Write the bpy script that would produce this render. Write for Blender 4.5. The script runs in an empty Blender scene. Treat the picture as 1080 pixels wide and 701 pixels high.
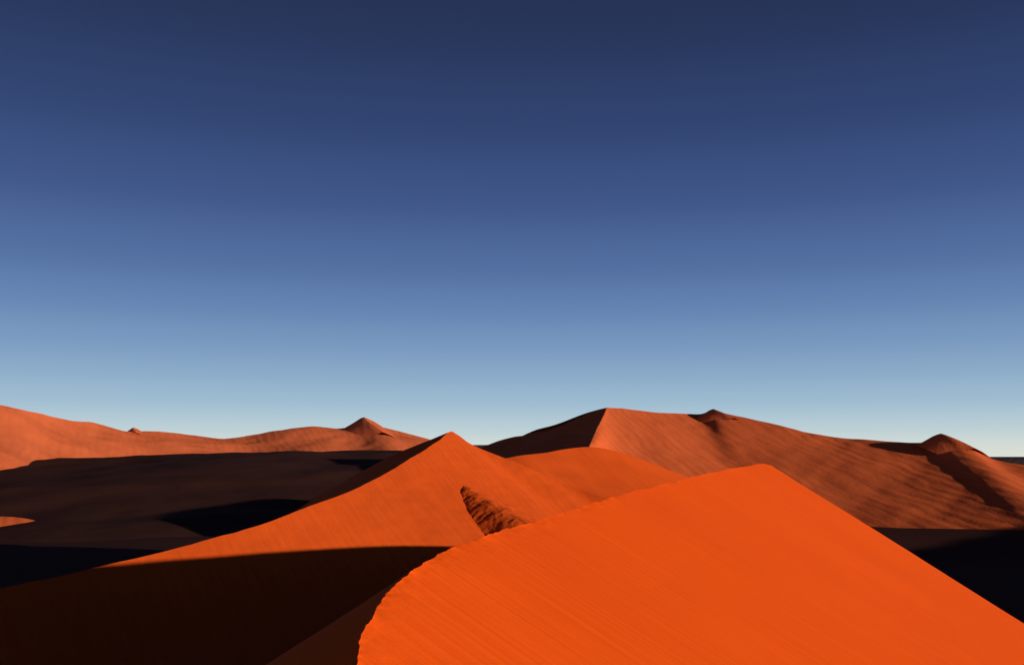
import bpy, math, random
import numpy as np
from mathutils import Vector, noise

scene = bpy.context.scene
scene.view_settings.view_transform = 'Standard'
scene.view_settings.look = 'None'
scene.view_settings.exposure = 0
F = 1050.0

def S(b, r, d):
    """image coordinates: pixel column, pixel row, chosen distance north of camera -> metres"""
    return ((b-540)/F*d, d, (480-r)/F*d)

SUN = Vector((0.86, -0.51, math.tan(math.radians(8)))).normalized()
FLOOR = -46.0

# ---------------------------------------------------------------- materials
def sand(name, base, alt, angle=0.0, across=3.0, along=0.12, streak=0.25, sdist=0.06, srough=.6,
         rip_scale=None, rip_angle=0.0, rip_dist=0.02, grain=30.0, gdist=0.004, patch=0.02, pamt=.6):
    m = bpy.data.materials.new(name); m.use_nodes = True
    nt = m.node_tree; N = nt.nodes; L = nt.links
    b = N['Principled BSDF']; b.inputs['Roughness'].default_value = 0.95
    b.inputs['Specular IOR Level'].default_value = 0.03
    tc = N.new('ShaderNodeTexCoord')
    def mapped(ang, sx, sy, sz):
        r = N.new('ShaderNodeMapping'); r.inputs['Rotation'].default_value = (0, 0, -ang)
        L.new(tc.outputs['Object'], r.inputs['Vector'])
        s = N.new('ShaderNodeMapping'); s.inputs['Scale'].default_value = (sx, sy, sz)
        L.new(r.outputs[0], s.inputs['Vector']); return s.outputs[0]
    def nz(vec, sc, det=4, rough=.55):
        n = N.new('ShaderNodeTexNoise'); n.inputs['Scale'].default_value = sc
        n.inputs['Detail'].default_value = det; n.inputs['Roughness'].default_value = rough
        if vec is not None: L.new(vec, n.inputs['Vector'])
        return n.outputs['Fac']
    st = nz(mapped(angle, along, across, along), 1.0, 4, srough)
    pt = nz(tc.outputs['Object'], patch, 4)
    gr = nz(tc.outputs['Object'], grain, 3)
    mx = N.new('ShaderNodeMix'); mx.data_type = 'RGBA'
    mx.inputs[6].default_value = (*base, 1); mx.inputs[7].default_value = (*alt, 1)
    def madd(x, k, add, clamp=False):
        a = N.new('ShaderNodeMath'); a.operation = 'MULTIPLY_ADD'; a.use_clamp = clamp
        L.new(x, a.inputs[0]); a.inputs[1].default_value = k
        if isinstance(add, float): a.inputs[2].default_value = add
        else: L.new(add, a.inputs[2])
        return a.outputs[0]
    s1 = madd(st, streak*4, -streak*2+.5-pamt*.5-.25)
    s2 = madd(pt, pamt, s1)
    s3 = madd(gr, .5, s2, True)
    L.new(s3, mx.inputs[0]); L.new(mx.outputs[2], b.inputs['Base Color'])
    prev = None
    def bump(h, dist):
        nonlocal prev
        bp = N.new('ShaderNodeBump'); bp.inputs['Distance'].default_value = dist
        bp.inputs['Strength'].default_value = 1.0
        L.new(h, bp.inputs['Height'])
        if prev is not None: L.new(prev, bp.inputs['Normal'])
        prev = bp.outputs[0]
    bump(st, sdist)
    bump(gr, gdist)
    if rip_scale:
        w = N.new('ShaderNodeTexWave'); w.inputs['Scale'].default_value = rip_scale
        w.inputs['Distortion'].default_value = 9; w.inputs['Detail'].default_value = 4
        w.inputs['Detail Scale'].default_value = .5
        L.new(mapped(rip_angle, 1, 1, 1), w.inputs['Vector'])
        pm = madd(pt, 3.0, -1.0, True)
        mm = N.new('ShaderNodeMath'); mm.operation = 'MULTIPLY'
        L.new(w.outputs['Fac'], mm.inputs[0]); L.new(pm, mm.inputs[1])
        bump(mm.outputs[0], rip_dist)
    L.new(prev, b.inputs['Normal'])
    return m

# ---------------------------------------------------------------- surfaces
def cr(P, t):
    P = np.asarray(P, float); n = len(P)
    t = np.clip(t, 0, n-1-1e-9); i = t.astype(int); f = (t-i)
    f = f.reshape((-1,)+(1,)*(P.ndim-1))
    g = lambda k: P[np.clip(k, 0, n-1)]
    p0, p1, p2, p3 = g(i-1), g(i), g(i+1), g(i+2)
    p0 = np.where((i == 0).reshape(f.shape), 2*p1-p2, p0)
    p3 = np.where((i == n-2).reshape(f.shape), 2*p2-p1, p3)
    m1 = (p2-p0)/2; m2 = (p3-p1)/2
    return ((2*f**3-3*f**2+1)*p1 + (f**3-2*f**2+f)*m1 + (-2*f**3+3*f**2)*p2 + (f**3-f**2)*m2)

def patch(cols, nu, nv, vpow=1.0):
    """cols: list of columns, each a list of 3D points from crest downwards"""
    A = np.asarray(cols, float)
    G = cr(A, np.linspace(0, len(A)-1, nu))
    v = np.linspace(0, 1, nv)**vpow * (A.shape[1]-1)
    return np.swapaxes(cr(np.swapaxes(G, 0, 1), v), 0, 1)

def build(name, patches, mat, disp=()):
    """disp: (scale, amplitude, mode) - mode False: height, True: all axes, 'crest': all axes, fading away from the crest"""
    V = []; Fc = []; off = 0
    for G in patches:
        nu, nv = G.shape[:2]
        pts = G.reshape(-1, 3).copy()
        for sc, amp, mode in disp:
            for k in range(len(pts)):
                p = Vector(pts[k])
                if mode:
                    wt = amp
                    if mode == 'crest':
                        j = k % nv
                        if j > 60: continue
                        wt = amp*math.exp(-j/14)
                    d = noise.noise_vector(p*sc)
                    pts[k, 0] += d.x*wt; pts[k, 1] += d.y*wt; pts[k, 2] += d.z*wt*.5
                else:
                    pts[k, 2] += noise.noise(Vector((p.x, p.y, 0))*sc)*amp
        V.append(pts)
        ii = np.arange(nu-1)[:, None]*nv + np.arange(nv-1)[None, :] + off
        Fc.append(np.stack([ii, ii+1, ii+nv+1, ii+nv], -1).reshape(-1, 4))
        off += nu*nv
    V = np.concatenate(V); Fc = np.concatenate(Fc)
    me = bpy.data.meshes.new(name); me.from_pydata(V.tolist(), [], Fc.tolist()); me.update()
    nz_ = np.zeros(len(me.polygons)*3); me.polygons.foreach_get('normal', nz_)
    bad = nz_.reshape(-1, 3)[:, 2] < 0
    if bad.any():
        Fc[bad] = Fc[bad][:, ::-1]
        bpy.data.meshes.remove(me)
        me = bpy.data.meshes.new(name); me.from_pydata(V.tolist(), [], Fc.tolist()); me.update()
    me.polygons.foreach_set('use_smooth', [True]*len(me.polygons))
    me.materials.append(mat)
    o = bpy.data.objects.new(name, me); scene.collection.objects.link(o)
    return o

def lin(a, b, ts, sag=0.0):
    a = np.array(a, float); b = np.array(b, float)
    return [tuple(a+(b-a)*t + np.array([0, 0, -sag*math.sin(math.pi*t)])) for t in ts]

def summit(A, w, nose=(.35, -.95), steep=.55, length=2.6, soft=.34):
    """small rounded dune summit: a short arm running towards the viewer, steep west face"""
    A = np.array(A, float); L_, R_ = [], []
    for t, dx in ((-.5, -.15), (0, 0), (.5, .1), (1.1, .35), (1.8, .9), (length, 1.7)):
        tt = max(t, 0)
        c = A+np.array([w*dx, nose[1]*w*t, -w*(.10*tt+.13*tt*tt)-(w*.12 if t < 0 else 0)])
        L_.append([tuple(c)]+[tuple(c+np.array([-w*k, .12*w*k, -w*(steep*k*min(1, .45+k*.6))])) for k in (.3, .8, 1.9)])
        R_.append([tuple(c)]+[tuple(c+np.array([.95*w*k, .25*w*k, -w*soft*k-w*.10*k*k])) for k in (.35, 1.0, 2.2)])
    return [patch(L_, 70, 30), patch(R_, 70, 30)]

A_ = math.radians
m_near = sand('near_orange_sand', (.88, .120, .009), (.66, .070, .006), angle=math.atan2(-.37, .93),
              across=7.0, along=.14, streak=.30, sdist=.020, srough=.6, grain=25, gdist=.010, patch=.05, pamt=.6)
m_mid = sand('orange_sand', (.78, .118, .017), (.58, .078, .012), angle=A_(-60),
             across=.6, along=.04, streak=.25, sdist=.10, rip_scale=.12, rip_angle=A_(30), rip_dist=.04, grain=1.5, gdist=.05, patch=.012, pamt=.5)
m_far = sand('far_red_sand', (.72, .155, .052), (.52, .100, .033), angle=A_(-70),
             across=.07, along=.010, streak=.3, sdist=.8, rip_scale=.035, rip_angle=A_(25), rip_dist=.28, grain=.4, gdist=.15, patch=.004, pamt=.5)
m_farl = sand('far_pink_sand', (.74, .18, .072), (.56, .125, .050), angle=A_(-70),
             across=.05, along=.008, streak=.3, sdist=.9, rip_scale=.03, rip_angle=A_(25), rip_dist=.25, grain=.4, gdist=.15, patch=.004, pamt=.5)
m_floor = sand('shade_dark_floor', (.065, .025, .019), (.042, .019, .017), angle=A_(20),
               across=.03, along=.006, streak=.4, sdist=.6, grain=.3, gdist=.1, patch=.003)  # valley shadow is put into this dark floor colour
m_hill = sand('hazed_hill_rock', (.11, .07, .07), (.07, .05, .06), across=.02, along=.02, grain=.01, gdist=3, sdist=10)  # distance haze is mixed into the hill colour

# ---------------------------------------------------------------- 1 nearest dune
crest = [(-10, -25, -7.0), (-7, -5, -6.3), (-4.4, 12, -5.2), (-3.3, 19, -4.45), (-3.2, 22, -3.8), (-3.0, 24.5, -3.42), (-2.4, 27.7, -3.08),
         (-1.2, 32, -2.85), (1.1, 39.3, -2.55), (4.7, 49.7, -2.22), (12, 70, -1.75), (22.7, 99, -1.15), (30.3, 118, -1.1)]
ts = [0, .12, .3, .6, 1]
def pl(x, y): return -10.19-.529*x+.2126*y
right = []
for (x, y, z) in crest:
    t = (y-20)/98
    bx, by = 71+9*t, -10+64*t
    right.append([(x+(bx-x)*q, y+(by-y)*q, (z*(1-q/.12)+pl(x+(bx-x)*q, y+(by-y)*q)*q/.12) if q < .12 else pl(x+(bx-x)*q, y+(by-y)*q)) for q in ts])
last = right[-1]
right.append([(p[0]+3.5, p[1]+7, p[2]-1.3-5*q) for p, q in zip(last, ts)])
right.append([(46, 165, -5.4), (53, 160, -12), (64, 150, -22), (80, 125, -36), (98, 95, -52)])
right.append([(62, 213, -10.5), (70, 208, -18), (82, 195, -30), (100, 175, -42), (115, 150, -50)])
right.append([(75, 262, -24), (84, 255, -28), (95, 245, -36), (112, 230, -46), (130, 210, -52)])
right.append([(85, 310, -40), (95, 305, -42), (105, 300, -46), (120, 290, -50), (140, 280, -54)])
crest2 = [c[0] for c in right]
left = []
for (x, y, z) in crest2:
    left.append([(x, y, z)] + [(x-.94*d, y+.33*d, max(z-s, -50)) for d, s in ((5, 3.1), (18, 11), (42, 24), (80, 48))])
build('sand_dune', [patch(right, 900, 300, 1.6), patch(left, 900, 160, 1.6)], m_near,
      disp=((.05, .25, False), (.4, .03, True), (.9, .10, 'crest'), (2.5, .06, 'crest'), (6.0, .025, 'crest')))

# ---------------------------------------------------------------- 2 middle dune
mc = [(-125, 120, -42), (-112, 150, -32), (-97, 178, -25.5), (-85, 196, -22.6), (-70.6, 218, -19.7), (-56, 246, -15), (-43, 280, -8.5),
      (-34, 307, -2.9), (-25.5, 336, 4.6), (-22, 350, 8.4), (-19.5, 353, 7.6), (-13.5, 355, 3.6), (3.3, 350, -3.3), (19.7, 345, -10.5), (50, 330, -20), (75, 320, -32)]
mb = [(-100, 110), (-75, 115), (-50, 130), (-35, 145), (-18, 165), (0, 190), (22, 215), (38, 235), (50, 257), (55, 268), (58, 272), (65, 280), (75, 285), (85, 290), (100, 295), (115, 300)]
front = [lin(c, (b[0], b[1], -48), [0, .15, .4, .7, 1], 2.0) for c, b in zip(mc, mb)]
back = []
dirs = [(-.9, .4)]*6+[(-.95, .25), (-.98, .0), (-.97, -.22), (-.97, -.22), (-.9, .2), (-.6, .75), (-.2, .98), (0, 1), (.1, 1), (.2, 1)]
for c, d in zip(mc, dirs):
    h = c[2]+48
    back.append([c]+[(c[0]+d[0]*h*k, c[1]+d[1]*h*k, c[2]-h*s) for k, s in ((.35, .15), (.8, .40), (1.4, .78), (2.1, 1.0))])
# low secondary arm on the east flank, one rounded sheet from west foot to east foot
spur = [(-17, 312, -8.8), (-14, 304, -10.5), (-9, 295, -13.3), (-2, 284, -17.2), (8, 270, -22.2), (20, 250, -30)]
sa = []
for c, k in zip(spur, (.15, .4, .8, 1.1, 1.3, 1.3)):
    sa.append([(c[0]-18*k, c[1]-5*k, c[2]-11.5*k-1), (c[0]-11*k, c[1]-3*k, c[2]-5.2*k), (c[0]-4*k, c[1]-1.2*k, c[2]-1.0*k), (c[0]+2.5, c[1]+.5, c[2]-.1),
               (c[0]+12, c[1]+4, c[2]-4.4), (c[0]+30, c[1]+8, c[2]-12.5), (c[0]+50, c[1]+10, c[2]-24)])
D2 = ((.02, 1.6, False), (.08, .3, False), (.25, .15, True))
mid = build('sand_dune', [patch(front, 480, 160), patch(back, 480, 100)], m_mid, disp=D2)
sp = build('spur', [patch(sa, 240, 180)], m_mid, disp=D2+((.2, .5, False), (.6, .2, False), (1.4, .09, False)))
sp.parent = mid

# ---------------------------------------------------------------- 3 low mound behind
c3 = [S(470, 500, 500), S(530, 481, 520), S(565, 474, 540), S(600, 470, 560), S(630, 471, 570), S(660, 478, 575), S(700, 493, 580), S(740, 512, 585), S(770, 545, 590)]
f3 = [lin(c, (c[0]+60, c[1]-130, -49), [0, .2, .5, 1], 4) for c in c3]
b3 = [lin(c, (c[0]-70, c[1]+70, -48), [0, .3, .6, 1], 0) for c in c3]
build('sand_dune', [patch(f3, 220, 110), patch(b3, 220, 60)], m_mid, disp=((.012, 4, False), (.05, 1.0, False)))

# ---------------------------------------------------------------- 4 far dune range, right
c4 = [S(640, 432, 820), S(650, 432.5, 826), S(700, 435, 850), S(735, 437, 858), S(755, 434, 850), S(800, 444, 828), S(850, 455, 804), S(900, 462, 784),
      S(965, 467, 760), S(993, 464, 749), S(1015, 467, 740), S(1048, 484, 722), S(1110, 497, 700), S(1200, 520, 685)]
e4 = [(30, 540), (60, 570), (110, 600), (150, 620), (180, 630), (215, 620), (240, 605), (265, 590), (300, 570), (312, 562), (322, 555), (345, 540), (380, 525), (440, 505)]
f4 = [lin(c, (e[0], e[1], -50), [0, .12, .3, .6, 1], 3) for c, e in zip(c4, e4)]
f4[0] = [c4[0], S(628, 455, 745), S(621, 472, 680), S(612, 500, 610), (30, 540, -50)]
l4 = []
for p, q in zip(f4[0], [(-30, 905, 5), (-60, 860, -8), (-80, 800, -25), (-80, 720, -40), (-60, 650, -52)]):
    l4.append(lin(p, q, [0, .25, .6, 1], 2) + [(q[0]-90, q[1]+20, -52)])
b4 = [lin(c, (c[0]-20, c[1]+170, -50), [0, .3, .6, 1]) for c in c4]
b4[0] = [c4[0], (20, 870, 20), (-10, 905, 0), (-60, 960, -50)]
rng = build('sand_dune', [patch(f4, 520, 200), patch(l4, 120, 120), patch(b4, 260, 50)], m_far,
      disp=((.006, 3, False), (.02, 2.0, False), (.07, .4, False)))
for A, wd in ((S(752, 430.5, 848), 8), (S(992, 457.5, 746), 9)):
    s_ = build('summit', summit(A, wd), m_far, disp=((.03, 1.0, False),)); s_.parent = rng

# ---------------------------------------------------------------- 5 far dune range, left
c5 = [S(-250, 395, 1000), S(-120, 408, 1060), S(0, 425, 1150), S(60, 439, 1250), S(130, 453, 1350), S(235, 459, 1480), S(300, 450, 1520), S(360, 449, 1550),
      S(385, 446, 1555), S(410, 453, 1555), S(445, 463, 1560), S(500, 478, 1600), S(570, 495, 1650)]
f5 = [lin(c, (c[0]+170, c[1]-360, -50), [0, .15, .4, .7, 1], 8) for c in c5]
b5 = [lin(c, (c[0]-150, c[1]+200, -50), [0, .3, .6, 1]) for c in c5]
rng = build('sand_dune', [patch(f5, 420, 160), patch(b5, 260, 50)], m_farl,
      disp=((.005, 8, False), (.015, 5.0, False), (.05, .8, False)))
for A, wd in ((S(384, 440, 1545), 21), (S(141, 451, 1370), 7)):
    s_ = build('summit', summit(A, wd), m_farl, disp=((.03, 1.2, False),)); s_.parent = rng

# floor raised towards the left range, dark colour stands for cast shadow, tilted gently westwards
fan = []
for x, dz in ((-1500, -40), (-1100, -26), (-800, -16), (-600, -9), (-450, -3), (-300, 1), (-200, 2), (-100, 0), (0, -8), (80, -40)):
    fan.append([(x, 1450, 4+dz*.6), (x, 1150, 0+dz*.8), (x, 960, -6+dz), (x, 800, -19+dz), (x, 660, -36+dz*.6), (x, 520, -52)])
build('shade_dark_plain', [patch(fan, 260, 120)], m_floor, disp=((.006, 8, False), (.02, 2.0, False), (.06, .4, False)))

# ---------------------------------------------------------------- 6 dune to the east (mostly out of frame)
c6 = [(190, 130, -22), (260, 190, -10), (330, 250, -8), (450, 350, -6), (600, 480, -2), (800, 600, 0), (1100, 800, -10)]
f6 = [lin(c, (c[0]+110, c[1]-90, -48), [0, .3, .6, 1], 3) for c in c6]
b6 = [lin(c, (c[0]-60, c[1]+50, -48), [0, .3, .6, 1], 2) for c in c6]
build('sand_dune', [patch(f6, 160, 40), patch(b6, 160, 40)], m_far, disp=((.01, 4, False),))

# ---------------------------------------------------------------- low hummock, paler colour stands for a sunlit patch of valley floor
c7 = [(-430, 590, -44), (-380, 602, -39), (-330, 612, -37.5), (-300, 618, -40), (-280, 625, -48)]
build('sunlit_hummock', [patch([lin(c, (c[0]+20, c[1]-30, -50), [0, .3, 1]) for c in c7], 80, 30),
                       patch([lin(c, (c[0]-15, c[1]+25, -50), [0, .3, 1]) for c in c7], 80, 20)], m_far, disp=((.03, 2.5, False),))

# ---------------------------------------------------------------- distant hills on the skyline
hp = []
for k in range(60):
    x = -4000+k*150
    h = 20+55*max(0, noise.noise(Vector((k*.35, 2.2, 0)))+.25)+ (35 if 18 < k < 34 else 0)
    if k > 37: h = -22
    hp.append([(x, 5200, h), (x+40, 4900, h*.3-8), (x+90, 4600, -60)])
hb = [[c[0], (c[0][0], 5500, c[0][2]-12), (c[0][0], 5900, -60)] for c in hp]
build('distant_hills', [patch(hp, 400, 20), patch(hb, 400, 12)], m_hill, disp=((.004, 12, False),))

# ---------------------------------------------------------------- ground sheet
def axis(lo, hi, n, p=3.0):
    t = np.linspace(-1, 1, n); s = np.sign(t)*np.abs(t)**p
    return np.where(s < 0, -s*lo, s*hi)
xs = axis(-32000, 32000, 260); ys = axis(-8000, 34000, 300)
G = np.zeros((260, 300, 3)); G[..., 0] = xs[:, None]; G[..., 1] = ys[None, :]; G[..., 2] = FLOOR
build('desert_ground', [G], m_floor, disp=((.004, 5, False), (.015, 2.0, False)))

# ---------------------------------------------------------------- light
sun = bpy.data.lights.new('sun', 'SUN'); sun.energy = 5.0; sun.angle = A_(.5); sun.color = (1, .78, .56)
so = bpy.data.objects.new('sun', sun); so.rotation_euler = SUN.to_track_quat('Z', 'Y').to_euler(); scene.collection.objects.link(so)

w = bpy.data.worlds.new('World'); scene.world = w; w.use_nodes = True
nt = w.node_tree; N = nt.nodes; L = nt.links
bg = N['Background']
sky = N.new('ShaderNodeTexSky'); sky.sky_type = 'NISHITA'; sky.sun_disc = False
sky.sun_elevation = A_(8); sky.sun_rotation = math.atan2(SUN.x, SUN.y)
sky.altitude = 800; sky.air_density = 1.0; sky.dust_density = .3; sky.ozone_density = 2.5
# clear dry-air gradient by elevation of the view direction, mixed with the physical sky
tc = N.new('ShaderNodeTexCoord'); sx = N.new('ShaderNodeSeparateXYZ'); L.new(tc.outputs['Generated'], sx.inputs[0])
rp = N.new('ShaderNodeValToRGB'); L.new(sx.outputs[2], rp.inputs[0])
def s2l(c): return tuple(((v/255)/12.92 if v < 11 else ((v/255+.055)/1.055)**2.4) for v in c)
stops = [(0, (222, 226, 216)), (.02, (198, 214, 217)), (.045, (168, 195, 213)), (.07, (147, 178, 205)), (.095, (130, 161, 197)), (.13, (109, 140, 184)), (.169, (89, 118, 168)),
         (.23, (68, 92, 143)), (.29, (53, 73, 121)), (.36, (42, 57, 98)), (.43, (34, 44, 78)), (.6, (18, 25, 52)), (1, (9, 13, 32))]
rp.color_ramp.interpolation = 'CARDINAL'
e = rp.color_ramp.elements
while len(e) < len(stops): e.new(.5)
for el, (p, c) in zip(e, stops): el.position = p; el.color = (*s2l(c), 1)
sc = N.new('ShaderNodeVectorMath'); sc.operation = 'SCALE'; sc.inputs['Scale'].default_value = 10.5
L.new(rp.outputs[0], sc.inputs[0])
mx = N.new('ShaderNodeMix'); mx.data_type = 'RGBA'; mx.inputs[0].default_value = .95
L.new(sky.outputs[0], mx.inputs[6]); L.new(sc.outputs[0], mx.inputs[7])
L.new(mx.outputs[2], bg.inputs[0]); bg.inputs[1].default_value = .095

# ---------------------------------------------------------------- camera
cam = bpy.data.cameras.new('camera'); cam.lens = 35; cam.sensor_width = 36; cam.clip_end = 60000; cam.clip_start = .1
cam.shift_y = (480-350.5)/1080
co = bpy.data.objects.new('camera', cam); co.location = (0, 0, 0); co.rotation_euler = (A_(90), 0, 0)
scene.collection.objects.link(co); scene.camera = co
